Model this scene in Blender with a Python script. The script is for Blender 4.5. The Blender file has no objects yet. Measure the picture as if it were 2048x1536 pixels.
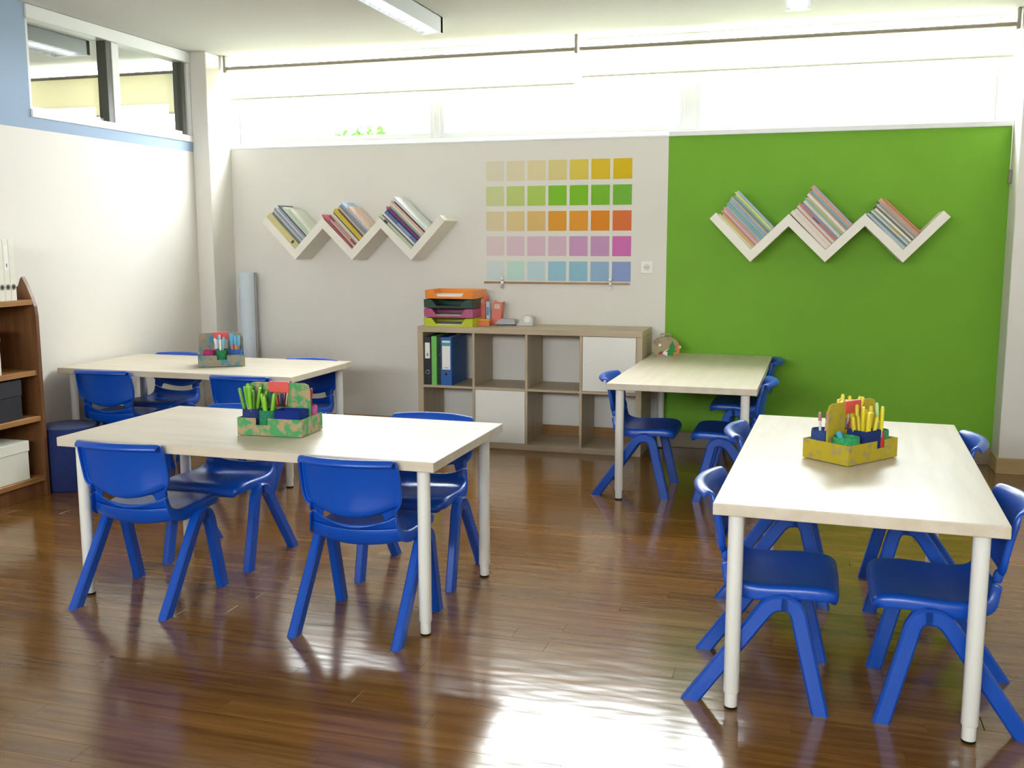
import bpy, bmesh, math, random
from mathutils import Vector, Matrix

random.seed(7)
PI = math.pi
SC = bpy.context.scene
COL = SC.collection

# ------------------------------------------------------------------ camera, sky, exposure
FPX, PITCH, YAW = 1999.9, 0.1421, -0.2908
cam_d = bpy.data.cameras.new('camera')
cam_d.sensor_fit = 'HORIZONTAL'
cam_d.sensor_width = 36.0
cam_d.lens = 36.0 * FPX / 2048.0
cam_d.clip_start = 0.05
cam_d.clip_end = 200
cam = bpy.data.objects.new('camera', cam_d)
COL.objects.link(cam)
cam.location = (2.4811, -6.5096, 1.3449)
cam.rotation_euler = (PI / 2 - PITCH, 0.001, -YAW)
SC.camera = cam

world = bpy.data.worlds.new('overcast_sky')
SC.world = world
world.use_nodes = True
_bg = world.node_tree.nodes['Background']
_bg.inputs['Color'].default_value = (0.97, 0.985, 1.03, 1)
_bg.inputs['Strength'].default_value = 36.0

SC.view_settings.view_transform = 'Standard'
SC.view_settings.look = 'None'
SC.view_settings.gamma = 1.0
SC.view_settings.use_curve_mapping = False
SC.view_settings.exposure = 0.08
SC.cycles.use_denoising = True
SC.cycles.max_bounces = 5
SC.cycles.diffuse_bounces = 4
SC.cycles.adaptive_threshold = 0.12
SC.cycles.glossy_bounces = 4
SC.cycles.transparent_max_bounces = 8
SC.cycles.caustics_reflective = False
SC.cycles.caustics_refractive = False
SC.cycles.sample_clamp_indirect = 6.0


def portal(name, loc, rot, sx, sy):
    l = bpy.data.lights.new(name, 'AREA')
    l.shape = 'RECTANGLE'
    l.size, l.size_y = sx, sy
    l.cycles.is_portal = True
    o = bpy.data.objects.new(name, l)
    o.location, o.rotation_euler = loc, rot
    COL.objects.link(o)


# daylight openings: back strip window, neighbour room's strip, unseen fill window added behind the camera
portal('window_daylight', (0.98, 0.16, 2.33), (-PI / 2, 0, 0), 5.2, 0.66)
portal('window_daylight', (-3.5, 0.16, 2.33), (-PI / 2, 0, 0), 3.3, 0.66)
portal('window_daylight', (1.2, -9.06, 2.125), (PI / 2, 0, 0), 4.6, 0.75)

# ------------------------------------------------------------------ materials
MATS = {}


def srgb(c):
    if isinstance(c, str):
        c = [int(c[i:i + 2], 16) / 255 for i in (0, 2, 4)]
    return tuple((x / 12.92 if x <= 0.04045 else ((x + 0.055) / 1.055) ** 2.4) for x in c) + (1,)


def newmat(name):
    m = bpy.data.materials.new(name)
    m.use_nodes = True
    nt = m.node_tree
    return m, nt, nt.nodes['Principled BSDF']


def N(nt, t, **kw):
    n = nt.nodes.new(t)
    for k, v in kw.items():
        setattr(n, k, v)
    return n


def plain(name, col, rough=0.5, spec=0.5, metal=0.0, var=0.05, scale=12, bump=0.0, bscale=80):
    """a paint / plastic / paper material with a little procedural variation"""
    if name in MATS:
        return MATS[name]
    m, nt, b = newmat(name)
    c = srgb(col)
    b.inputs['Roughness'].default_value = rough
    b.inputs['Specular IOR Level'].default_value = spec
    b.inputs['Metallic'].default_value = metal
    tc = N(nt, 'ShaderNodeTexCoord')
    nz = N(nt, 'ShaderNodeTexNoise')
    nz.inputs['Scale'].default_value = scale
    nz.inputs['Detail'].default_value = 1
    nt.links.new(tc.outputs['Object'], nz.inputs['Vector'])
    mx = N(nt, 'ShaderNodeMix', data_type='RGBA')
    mx.inputs[6].default_value = tuple(x * (1 - var) for x in c[:3]) + (1,)
    mx.inputs[7].default_value = tuple(min(1, x * (1 + var)) for x in c[:3]) + (1,)
    nt.links.new(nz.outputs['Fac'], mx.inputs[0])
    nt.links.new(mx.outputs[2], b.inputs['Base Color'])
    if bump:
        n2 = N(nt, 'ShaderNodeTexNoise')
        n2.inputs['Scale'].default_value = bscale
        nt.links.new(tc.outputs['Object'], n2.inputs['Vector'])
        bp = N(nt, 'ShaderNodeBump')
        bp.inputs['Strength'].default_value = bump
        bp.inputs['Distance'].default_value = 0.004
        nt.links.new(n2.outputs['Fac'], bp.inputs['Height'])
        nt.links.new(bp.outputs['Normal'], b.inputs['Normal'])
    MATS[name] = m
    return m


def wood(name, c1, c2, rough=0.4, axis=0, stretch=14, scale=3.0, spec=0.5, rand=0.0, bump=0.0, coat=0.0):
    """grain running along one object axis; optional per-object brightness change"""
    if name in MATS:
        return MATS[name]
    m, nt, b = newmat(name)
    b.inputs['Roughness'].default_value = rough
    b.inputs['Specular IOR Level'].default_value = spec
    b.inputs['Coat Weight'].default_value = coat
    b.inputs['Coat Roughness'].default_value = 0.12
    tc = N(nt, 'ShaderNodeTexCoord')
    mp = N(nt, 'ShaderNodeMapping')
    s = [stretch] * 3
    s[axis] = 1.0
    mp.inputs['Scale'].default_value = s
    nt.links.new(tc.outputs['Object'], mp.inputs['Vector'])
    oi = N(nt, 'ShaderNodeObjectInfo')
    add = N(nt, 'ShaderNodeVectorMath', operation='ADD')
    ml = N(nt, 'ShaderNodeMath', operation='MULTIPLY')
    ml.inputs[1].default_value = 37.0
    nt.links.new(oi.outputs['Random'], ml.inputs[0])
    nt.links.new(mp.outputs['Vector'], add.inputs[0])
    nt.links.new(ml.outputs[0], add.inputs[1])
    nz = N(nt, 'ShaderNodeTexNoise')
    nz.inputs['Scale'].default_value = scale
    nz.inputs['Detail'].default_value = 3
    nz.inputs['Roughness'].default_value = 0.6
    nt.links.new(add.outputs['Vector'], nz.inputs['Vector'])
    rp = N(nt, 'ShaderNodeValToRGB')
    rp.color_ramp.elements[0].position = 0.3
    rp.color_ramp.elements[0].color = srgb(c1)
    rp.color_ramp.elements[1].position = 0.72
    rp.color_ramp.elements[1].color = srgb(c2)
    nt.links.new(nz.outputs['Fac'], rp.inputs['Fac'])
    out = rp.outputs['Color']
    if rand:
        hv = N(nt, 'ShaderNodeHueSaturation')
        mr = N(nt, 'ShaderNodeMapRange')
        mr.inputs['To Min'].default_value = 1 - rand
        mr.inputs['To Max'].default_value = 1 + rand
        nt.links.new(oi.outputs['Random'], mr.inputs['Value'])
        nt.links.new(mr.outputs['Result'], hv.inputs['Value'])
        nt.links.new(out, hv.inputs['Color'])
        out = hv.outputs['Color']
    nt.links.new(out, b.inputs['Base Color'])
    if bump:
        n2 = N(nt, 'ShaderNodeTexNoise')
        n2.inputs['Scale'].default_value = 9.0
        n2.inputs['Detail'].default_value = 1
        mp2 = N(nt, 'ShaderNodeMapping')
        mp2.inputs['Scale'].default_value = (0.7, 2.2, 1)
        geo = N(nt, 'ShaderNodeNewGeometry')
        nt.links.new(geo.outputs['Position'], mp2.inputs['Vector'])
        nt.links.new(mp2.outputs['Vector'], n2.inputs['Vector'])
        bp = N(nt, 'ShaderNodeBump')
        bp.inputs['Strength'].default_value = bump
        bp.inputs['Distance'].default_value = 0.01
        nt.links.new(n2.outputs['Fac'], bp.inputs['Height'])
        nt.links.new(bp.outputs['Normal'], b.inputs['Normal'])
        nt.links.new(bp.outputs['Normal'], b.inputs['Coat Normal'])
    MATS[name] = m
    return m


def patchy(name, base, paints, scale=18):
    """cardboard dabbed with paint"""
    if name in MATS:
        return MATS[name]
    m, nt, b = newmat(name)
    b.inputs['Roughness'].default_value = 0.8
    tc = N(nt, 'ShaderNodeTexCoord')
    out = None
    for i, (col, th) in enumerate(paints):
        nz = N(nt, 'ShaderNodeTexNoise')
        nz.inputs['Scale'].default_value = scale * (1 + 0.23 * i)
        nz.inputs['Detail'].default_value = 4
        ad = N(nt, 'ShaderNodeVectorMath', operation='ADD')
        ad.inputs[1].default_value = (i * 5.3, i * 2.1, i * 3.7)
        nt.links.new(tc.outputs['Object'], ad.inputs[0])
        nt.links.new(ad.outputs['Vector'], nz.inputs['Vector'])
        rp = N(nt, 'ShaderNodeValToRGB')
        rp.color_ramp.elements[0].position = th
        rp.color_ramp.elements[1].position = th + 0.11
        nt.links.new(nz.outputs['Fac'], rp.inputs['Fac'])
        mx = N(nt, 'ShaderNodeMix', data_type='RGBA')
        nt.links.new(rp.outputs['Color'], mx.inputs[0])
        if out is None:
            mx.inputs[6].default_value = srgb(base)
        else:
            nt.links.new(out, mx.inputs[6])
        mx.inputs[7].default_value = srgb(col)
        out = mx.outputs[2]
    nt.links.new(out, b.inputs['Base Color'])
    MATS[name] = m
    return m


def glass_mat():
    m = bpy.data.materials.new('window_glass')
    m.use_nodes = True
    nt = m.node_tree
    nt.nodes.remove(nt.nodes['Principled BSDF'])
    tr = N(nt, 'ShaderNodeBsdfTransparent')
    tr.inputs['Color'].default_value = (0.96, 0.98, 0.97, 1)
    gl = N(nt, 'ShaderNodeBsdfGlossy')
    gl.inputs['Roughness'].default_value = 0.02
    lw = N(nt, 'ShaderNodeLayerWeight')
    pw_ = N(nt, 'ShaderNodeMath', operation='POWER')
    pw_.inputs[1].default_value = 4.0
    nt.links.new(lw.outputs['Facing'], pw_.inputs[0])
    fr = N(nt, 'ShaderNodeMath', operation='MULTIPLY_ADD')
    fr.inputs[1].default_value = 0.6
    fr.inputs[2].default_value = 0.03
    nt.links.new(pw_.outputs[0], fr.inputs[0])
    mx = N(nt, 'ShaderNodeMixShader')
    nt.links.new(fr.outputs[0], mx.inputs[0])
    nt.links.new(tr.outputs[0], mx.inputs[1])
    nt.links.new(gl.outputs[0], mx.inputs[2])
    nt.links.new(mx.outputs[0], nt.nodes['Material Output'].inputs['Surface'])
    return m


def fabric_mat(name, col, trans=0.55):
    m = bpy.data.materials.new(name)
    m.use_nodes = True
    nt = m.node_tree
    nt.nodes.remove(nt.nodes['Principled BSDF'])
    tc = N(nt, 'ShaderNodeTexCoord')
    nz = N(nt, 'ShaderNodeTexNoise')
    nz.inputs['Scale'].default_value = 60
    nt.links.new(tc.outputs['Object'], nz.inputs['Vector'])
    mc = N(nt, 'ShaderNodeMix', data_type='RGBA')
    c = srgb(col)
    mc.inputs[6].default_value = tuple(x * 0.94 for x in c[:3]) + (1,)
    mc.inputs[7].default_value = c
    nt.links.new(nz.outputs['Fac'], mc.inputs[0])
    d = N(nt, 'ShaderNodeBsdfDiffuse')
    t = N(nt, 'ShaderNodeBsdfTranslucent')
    nt.links.new(mc.outputs[2], d.inputs['Color'])
    nt.links.new(mc.outputs[2], t.inputs['Color'])
    mx = N(nt, 'ShaderNodeMixShader')
    mx.inputs[0].default_value = trans
    nt.links.new(d.outputs[0], mx.inputs[1])
    nt.links.new(t.outputs[0], mx.inputs[2])
    nt.links.new(mx.outputs[0], nt.nodes['Material Output'].inputs['Surface'])
    return m


def emit_mat(name, col, strength):
    m, nt, b = newmat(name)
    b.inputs['Base Color'].default_value = srgb(col)
    b.inputs['Emission Color'].default_value = srgb(col)
    b.inputs['Emission Strength'].default_value = strength
    return m


M_WALL = plain('white_wall_paint', 'E3DFD7', 0.85, 0.2, var=0.02, scale=3)
M_CEIL = plain('ceiling_paint', 'E0E0DC', 0.9, 0.1, var=0.02, scale=2)
M_GREEN = plain('green_wall_paint', '71A826', 0.6, 0.3, var=0.06, scale=4)
M_BLUEWALL = plain('pale_blue_wall_paint', '9CAFC6', 0.85, 0.2, var=0.02, scale=3)
M_FLOOR = wood('varnished_floor_boards', '664319', '88602D', 0.16, 0, 16, 2.2, 0.9, 0.12, bump=0.09)
M_SKIRT = wood('skirting_wood', '8A6238', 'A97E4C', 0.3, 0, 12, 3)
M_SKIRTP = wood('pale_skirting_wood', 'B89B6E', 'CBB083', 0.35, 0, 12, 3)
M_BIRCH = wood('pale_birch_laminate', 'C8BCA6', 'D6CBB8', 0.36, 0, 9, 2.0, 0.8)
M_EDGE = wood('pale_birch_edging', 'C4B8A2', 'D2C6B2', 0.45, 0, 9, 2.0)
M_LEG = plain('white_metal_leg', 'E6E6E0', 0.3, 0.5, var=0.01)
M_RUBBER = plain('black_rubber', '15140F', 0.6, 0.3)
M_BLUE = plain('blue_moulded_plastic', '084AB0', 0.3, 0.5, var=0.04, scale=6)
M_OAK = wood('washed_oak_laminate', 'AE9D82', 'C0AF93', 0.45, 0, 10, 2.5)
M_OAKV = wood('washed_oak_laminate_upright', 'AE9D82', 'C0AF93', 0.45, 2, 10, 2.5)
M_WHITE = plain('white_lacquer', 'ECEAE2', 0.4, 0.4, var=0.01)
M_SHELF = plain('white_shelf_lacquer', 'ECE7DA', 0.45, 0.4, var=0.01)
M_BROWN = wood('brown_bookcase_wood', '5C3A1E', '7B5230', 0.4, 2, 10, 2.5)
M_BROWNH = wood('brown_bookcase_shelf_wood', '8A5F34', 'AC7C48', 0.4, 1, 10, 2.5)
M_ALU = plain('white_window_frame', 'E2E4E2', 0.35, 0.5, var=0.01)
M_DARKGAP = plain('dark_window_seal', '55554C', 0.5, 0.3)
M_GLASS = glass_mat()
M_BLIND = fabric_mat('roller_blind_fabric', 'F4F0DE', 0.6)
M_BRACKET = plain('grey_blind_bracket', '8D857A', 0.5)
M_TUBE = emit_mat('lamp_tube_light', 'F8FBFF', 4.0)
M_LAMP = plain('grey_lamp_housing', 'C2C5C8', 0.4, 0.5, var=0.01)
M_REFL = plain('lamp_reflector', 'F0F2F2', 0.25, 0.6, var=0.01)
M_CHROME = plain('chrome', 'D8D8D8', 0.15, 0.5, metal=1.0, var=0.01)
M_PAPER = plain('white_paper', 'F2F0EA', 0.8, 0.2, var=0.02)
M_BLACK = plain('black_plastic', '1A1B1D', 0.45)


# ------------------------------------------------------------------ mesh helpers
def bxm(bm, x0, x1, y0, y1, z0, z1, bev=0.0, seg=1):
    v = [bm.verts.new(p) for p in ((x0, y0, z0), (x1, y0, z0), (x1, y1, z0), (x0, y1, z0),
                                   (x0, y0, z1), (x1, y0, z1), (x1, y1, z1), (x0, y1, z1))]
    fs = [bm.faces.new([v[i] for i in f]) for f in
          ((3, 2, 1, 0), (4, 5, 6, 7), (0, 1, 5, 4), (1, 2, 6, 5), (2, 3, 7, 6), (3, 0, 4, 7))]
    if bev:
        es = list({e for f in fs for e in f.edges})
        bmesh.ops.bevel(bm, geom=es, offset=bev, segments=seg, affect='EDGES', profile=0.5)
    return bm


def box(x0, x1, y0, y1, z0, z1, bev=0.0, seg=1):
    return bxm(bmesh.new(), x0, x1, y0, y1, z0, z1, bev, seg)


def lathem(bm, prof, n=20, cx=0, cy=0, sx=1, sy=1, cap=True):
    rings = []
    for r, z in prof:
        rings.append([bm.verts.new((cx + sx * r * math.cos(2 * PI * k / n), cy + sy * r * math.sin(2 * PI * k / n), z)) for k in range(n)])
    for a, b in zip(rings, rings[1:]):
        for k in range(n):
            bm.faces.new((a[k], a[(k + 1) % n], b[(k + 1) % n], b[k]))
    if cap:
        bm.faces.new(rings[0][::-1])
        bm.faces.new(rings[-1])
    return bm


def lathe(prof, n=20, **k):
    return lathem(bmesh.new(), prof, n, **k)


def tubem(bm, a, b, r, n=10, r2=None):
    a, b = Vector(a), Vector(b)
    d = (b - a)
    q = d.to_track_quat('Z', 'Y').to_matrix()
    r2 = r if r2 is None else r2
    A = [bm.verts.new(a + q @ Vector((r * math.cos(2 * PI * k / n), r * math.sin(2 * PI * k / n), 0))) for k in range(n)]
    B = [bm.verts.new(b + q @ Vector((r2 * math.cos(2 * PI * k / n), r2 * math.sin(2 * PI * k / n), 0))) for k in range(n)]
    for k in range(n):
        bm.faces.new((A[k], A[(k + 1) % n], B[(k + 1) % n], B[k]))
    bm.faces.new(A[::-1])
    bm.faces.new(B)
    return bm


def tube(a, b, r, n=10, r2=None):
    return tubem(bmesh.new(), a, b, r, n, r2)


def prismm(bm, pts, axis, a, b):
    """polygon extruded along an axis; pts are the two other coordinates in x,y,z order"""
    def P(p, t):
        q = list(p)
        q.insert(axis, t)
        return q
    A = [bm.verts.new(P(p, a)) for p in pts]
    B = [bm.verts.new(P(p, b)) for p in pts]
    n = len(pts)
    for k in range(n):
        bm.faces.new((A[k], A[(k + 1) % n], B[(k + 1) % n], B[k]))
    bm.faces.new(A[::-1])
    bm.faces.new(B)
    bmesh.ops.recalc_face_normals(bm, faces=bm.faces)
    return bm


def prism(pts, axis, a, b):
    return prismm(bmesh.new(), pts, axis, a, b)


def mesh_of(name, bm, mat, smooth=None):
    me = bpy.data.meshes.new(name)
    bmesh.ops.recalc_face_normals(bm, faces=bm.faces)
    bm.to_mesh(me)
    bm.free()
    me.materials.append(mat)
    if smooth:
        for p in me.polygons:
            p.use_smooth = True
        try:
            me.set_sharp_from_angle(angle=math.radians(smooth))
        except Exception:
            pass
    return me


def obj(name, bm, mat, parent=None, smooth=None, loc=None, rot=None):
    me = bm if isinstance(bm, bpy.types.Mesh) else mesh_of(name, bm, mat, smooth)
    o = bpy.data.objects.new(name, me)
    COL.objects.link(o)
    if parent:
        o.parent = parent
    if loc:
        o.location = loc
    if rot:
        o.rotation_euler = rot
    return o


def tag(o, label, cat, group=None):
    o['label'], o['category'] = label, cat
    if group:
        o['group'] = group
    return o


def thing(name, label, cat, loc=(0, 0, 0), rz=0.0, group=None, rot=None):
    o = bpy.data.objects.new(name, None)
    o.empty_display_size = 0.05
    COL.objects.link(o)
    o.location = loc
    o.rotation_euler = rot or (0, 0, rz)
    return tag(o, label, cat, group)


def struct(name, bm, mat, label=None, smooth=None):
    o = obj(name, bm, mat, smooth=smooth)
    o['kind'] = 'structure'
    if label:
        o['label'] = label
    return o


def sempty(name, label, loc=(0, 0, 0)):
    o = bpy.data.objects.new(name, None)
    o.empty_display_size = 0.05
    o.location = loc
    COL.objects.link(o)
    o['kind'] = 'structure'
    o['label'] = label
    return o


def dup(root, loc, rz=None, label=None):
    r = root.copy()
    COL.objects.link(r)
    r.location = loc
    if rz is not None:
        r.rotation_euler = (0, 0, rz)
    if label:
        r['label'] = label
    for ch in list(root.children):
        c = ch.copy()
        COL.objects.link(c)
        c.parent = r
        for g in list(ch.children):
            d = g.copy()
            COL.objects.link(d)
            d.parent = c
    return r


# ------------------------------------------------------------------ room shell
XL, XR, ZC, YF = -1.72, 3.92, 2.64, -9.0
SILL = 2.0
fl = bmesh.new()
bxm(fl, XL - .2, XR + .2, -4.67, 0.2, -0.12, -0.014)
bxm(fl, XL - .2, XR + .2, YF - .1, -4.67, -0.12, 0.0)
floor = struct('floor', fl, M_FLOOR, 'glossy varnished brown wooden strip floor')
pw = 0.0862
plank_meshes = {}
row = 0
y = -4.67
while y < -0.01:
    x = XL + random.uniform(-1.3, 0)
    while x < XR:
        L = random.choice((0.9, 1.2, 1.5, 1.8))
        x0, x1 = max(x, XL), min(x + L, XR)
        if x1 - x0 > 0.03:
            key = round(x1 - x0, 2)
            if key not in plank_meshes:
                plank_meshes[key] = mesh_of('plank', box(-key / 2 + .0003, key / 2 - .0003, .0004, pw - .0004, -.014, 0, 0.00025), M_FLOOR)
            obj('plank', plank_meshes[key], None, floor, loc=((x0 + x1) / 2, y, 0))
        x += L
    y += pw
    row += 1

ceil = struct('ceiling', box(XL - .1, XR + .1, YF - .1, 0.18, ZC, ZC + .1), M_CEIL, 'off-white plastered ceiling')
XG = 1.572
struct('wall_back', box(XL - .1, XG, 0, 0.2, -.1, SILL), M_WALL, 'white back wall below the strip window')
struct('wall_back_green', box(XG, XR + .1, 0, 0.2, -.1, SILL), M_GREEN, 'bright green painted part of the back wall')
wl = bmesh.new()
bxm(wl, XL - .12, XL, YF, 0.0, -.1, 1.965)
struct('wall_left', wl, M_WALL, 'white left wall below the high interior window')
wb = bmesh.new()
WY0, WY1, WZ0, WZ1 = -1.80, -0.275, 2.03, ZC - .002
bxm(wb, XL - .12, XL, YF, WY0, 1.965, ZC)
bxm(wb, XL - .12, XL, WY0, 0.0, 1.965, WZ0)
bxm(wb, XL - .12, XL, WY1, 0.0, WZ0, WZ1)
struct('wall_left_upper', wb, M_BLUEWALL, 'pale blue painted band along the top of the left wall')
struct('wall_left_pier', box(XL, -1.59, -0.275, 0.0, 0, ZC, .004), M_WALL, 'white pier in the left back corner')
struct('wall_right_pier', box(3.557, XR, -0.235, 0.0, 0, ZC, .004), M_WALL, 'white pier at the right end of the green wall')
struct('wall_right', box(XR, XR + .12, YF, 0.2, -.1, ZC), M_WALL)
wf = bmesh.new()
bxm(wf, XL - .1, XR + .1, YF - .12, YF, -.1, 1.75)
bxm(wf, XL - .1, XR + .1, YF - .12, YF, 2.5, ZC)
bxm(wf, XL - .1, -1.1, YF - .12, YF, 1.75, 2.5)
bxm(wf, 3.5, XR + .1, YF - .12, YF, 1.75, 2.5)
struct('wall_front', wf, M_WALL)

struct('baseboard_back', box(-1.59, XG, -0.014, 0, 0, 0.105, .003), M_SKIRT, 'brown varnished skirting along the white back wall')
struct('baseboard_back_green', box(XG, 3.557, -0.014, 0, 0, 0.105, .003), wood('skirting_wood_painted_gloss', '8E7F6A', 'A39580', .25, 0, 12, 3), 'skirting below the green wall with its gloss reflection painted pale')  # same skirting; its glossy reflection is put into this paler colour
bp_ = bmesh.new()
bxm(bp_, 3.545, XR, -0.247, -0.235, 0, 0.095, .002)
bxm(bp_, 3.545, 3.557, -0.235, -0.014, 0, 0.095, .002)
struct('baseboard_right', bp_, M_SKIRTP, 'pale wooden skirting around the right pier')
bl_ = bmesh.new()
bxm(bl_, XL, XL + .012, YF, -0.275, 0, 0.095, .002)
struct('baseboard_left', bl_, M_SKIRT)

# neighbouring room behind the left wall
AX0, AX1 = -5.2, XL - .12
struct('floor_next_room', box(AX0, AX1, -5, .2, -.12, 0), M_FLOOR)
struct('ceiling_next_room', box(AX0 - .1, AX1, -5, .18, ZC, ZC + .1), M_CEIL, 'ceiling of the next room seen through the high window')
struct('wall_back_next_room', box(AX0 - .1, AX1 + .02, 0, .2, -.1, SILL), M_WALL)
struct('wall_left_next_room', box(AX0 - .1, AX0, -5, .2, -.1, ZC), M_WALL)
struct('wall_front_next_room', box(AX0 - .1, AX1, -5.1, -5, -.1, ZC), M_WALL)

# ------------------------------------------------------------------ windows
WY = 0.10


def frame_bar(parent, x0, x1, z0, z1, y0=WY - .03, y1=WY + .03, name='frame_bar', mat=None):
    return obj(name, box(x0, x1, y0, y1, z0, z1, .003), mat or M_ALU, parent)


w1 = sempty('window_1', 'long strip window under the ceiling above the back wall')
frame_bar(w1, -1.6, 3.56, SILL + .0, SILL + .045)
frame_bar(w1, -1.6, 3.56, 2.625, ZC)
for xa, xb in ((-1.6, -1.555), (-0.05, 0.0), (1.655, 1.735), (3.47, 3.555)):
    frame_bar(w1, xa, xb, SILL + .045, 2.625)
for xa, xb in ((-1.555, -0.05), (0.0, 1.655), (1.735, 3.47)):
    p = obj('pane', box(xa, xb, WY - .003, WY + .003, SILL + .045, 2.625), M_GLASS, w1)
    for xs0, xs1 in ((xa, xa + .028), (xb - .028, xb)):
        obj('sash_bar', box(xs0, xs1, WY - .02, WY + .02, SILL + .045, 2.625, .002), M_ALU, w1)
    obj('sash_bar', box(xa + .028, xb - .028, WY - .02, WY + .02, SILL + .045, SILL + .08, .002), M_ALU, w1)
obj('sill', box(XG, 3.57, -0.022, 0.072, SILL - .002, SILL + .03, .003), M_ALU, w1)
obj('sill', box(-1.6, XG, -0.004, 0.072, SILL - .002, SILL + .012, .002), M_ALU, w1)

w2 = sempty('window_2', 'high interior sliding window in the left wall')
XM = XL - .05


def ybar(parent, y0, y1, z0, z1, x0=XM - .03, x1=XM + .04, mat=None, name='frame_bar'):
    return obj(name, box(x0, x1, y0, y1, z0, z1, .003), mat or M_ALU, parent)


ybar(w2, WY0, WY1, WZ0, WZ0 + .045, x1=XL + .012)
ybar(w2, WY0, WY1, WZ1 - .075, WZ1, x1=XL + .012)
ybar(w2, WY0, WY0 + .03, WZ0 + .045, WZ1 - .075)
ybar(w2, WY1 - .035, WY1, WZ0 + .045, WZ1 - .075, x1=XL + .004)
YMID = -1.10
ybar(w2, YMID - .03, YMID + .02, WZ0 + .045, WZ1 - .075, mat=M_DARKGAP, name='seal_strip')
ybar(w2, YMID + .02, YMID + .085, WZ0 + .045, WZ1 - .075, x0=XM - .01, x1=XM + .045, name='sash_bar')
ybar(w2, WY1 - .085, WY1 - .055, WZ0 + .045, WZ1 - .075, mat=M_DARKGAP, name='seal_strip')
for ya, yb, xo in ((WY0 + .03, YMID - .03, -.012), (YMID + .085, WY1 - .085, .02)):
    obj('pane', box(XM + xo - .003, XM + xo + .003, ya, yb, WZ0 + .045, WZ1 - .075), M_GLASS, w2)
    ybar(w2, ya, yb, WZ0 + .045, WZ0 + .07, x0=XM + xo - .012, x1=XM + xo + .012, name='sash_bar')

w3 = sempty('window_3', 'strip window of the next room')
frame_bar(w3, AX0, AX1, SILL, SILL + .045)
for xa in (AX0, -4.2, -3.05, -1.95):
    frame_bar(w3, xa, xa + .06, SILL + .045, ZC)
obj('pane', box(AX0, AX1, WY - .003, WY + .003, SILL + .045, ZC), M_GLASS, w3)

w4 = sempty('fill_window', 'unseen wide window added behind the camera for fill light')  # unseen window, added and sized to give fill light from the front
for xa in (-1.1, 0.4, 1.95, 3.44):
    frame_bar(w4, xa, xa + .06, 1.75, 2.5, YF - .08, YF - .03)
frame_bar(w4, -1.1, 3.5, 1.75, 1.81, YF - .08, YF - .03)
frame_bar(w4, -1.1, 3.5, 2.44, 2.5, YF - .08, YF - .03)
obj('pane', box(-1.1, 3.5, YF - .058, YF - .052, 1.81, 2.44), M_GLASS, w4)

# ------------------------------------------------------------------ outside
struct('ground', box(-30, 30, 0.25, 60, -.6, -.3), plain('outdoor_ground', '8C8F80', 0.9))
struct('ground_front', box(-30, 30, -60, YF - .2, -.6, -.3), plain('outdoor_ground', '8C8F80', 0.9))


def tree(label, x, y, h, cr, n, seed):
    rnd = random.Random(seed)
    t = thing('tree', label, 'tree', (x, y, -.3))
    bm = bmesh.new()
    tubem(bm, (0, 0, 0), (0.05, 0, h * .6), 0.09, 8, 0.06)
    for k in range(7):
        a = rnd.uniform(0, 6.28)
        tubem(bm, (0.04, 0, h * rnd.uniform(.4, .6)), (cr * .7 * math.cos(a), cr * .7 * math.sin(a), h * rnd.uniform(.7, .95)), 0.035, 6, 0.012)
    obj('trunk', bm, plain('tree_bark', '5A4A38', 0.9, bump=.5, bscale=30), t, 40)
    lf = bmesh.new()
    for k in range(n):
        a, b, r = rnd.uniform(0, 6.28), rnd.uniform(-1, 1), cr * rnd.uniform(.3, 1) ** .5
        c = Vector((r * math.cos(a) * math.sqrt(1 - b * b), r * math.sin(a) * math.sqrt(1 - b * b), h * .78 + r * b * .8))
        R = Matrix.Rotation(rnd.uniform(0, 6.28), 3, 'Z') @ Matrix.Rotation(rnd.uniform(-1.2, 1.2), 3, 'X')
        s = rnd.uniform(.05, .09)
        vs = [lf.verts.new(c + R @ Vector(p) * s) for p in ((-.1, -1, 0), (.5, -.2, .08), (.35, .5, .05), (0, 1, -.1), (-.35, .5, .05), (-.5, -.2, .08))]
        lf.faces.new(vs)
    o = obj('foliage', lf, plain('green_leaves', '3F7A1C', 0.6, var=.3, scale=3), t)
    o['kind'] = 'stuff'
    return t


tree('leafy green tree outside the long strip window', -2.45, 4.2, 3.3, 0.55, 420, 3)
tree('leafy green tree outside the next room window', -6.2, 3.2, 3.3, 1.0, 700, 5)


# ------------------------------------------------------------------ roller blinds
def blind(label, x0, x1, zb, brackets, y=-0.075, zt=2.553, mat=None):
    t = thing('roller_blind', label, 'blind', ((x0 + x1) / 2, y, zt))
    hw = (x1 - x0) / 2
    obj('roller_tube', tube((-hw, 0, 0), (hw, 0, 0), 0.012, 16), M_BRACKET, t, 40)
    fb = box(-hw + .015, hw - .015, .0105, .0115, zb - zt, 0)
    obj('blind_fabric', fb, mat or M_BLIND, t)
    obj('bottom_bar', box(-hw + .012, hw - .012, .006, .016, zb - zt - .010, zb - zt + .003, .002), M_SHELF, t)
    for s in brackets:
        xs = s * hw
        obj('bracket', box(xs - .01, xs + .01, -.022, .022, -.03, ZC - zt, .005), M_BRACKET, t)
    return t


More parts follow.
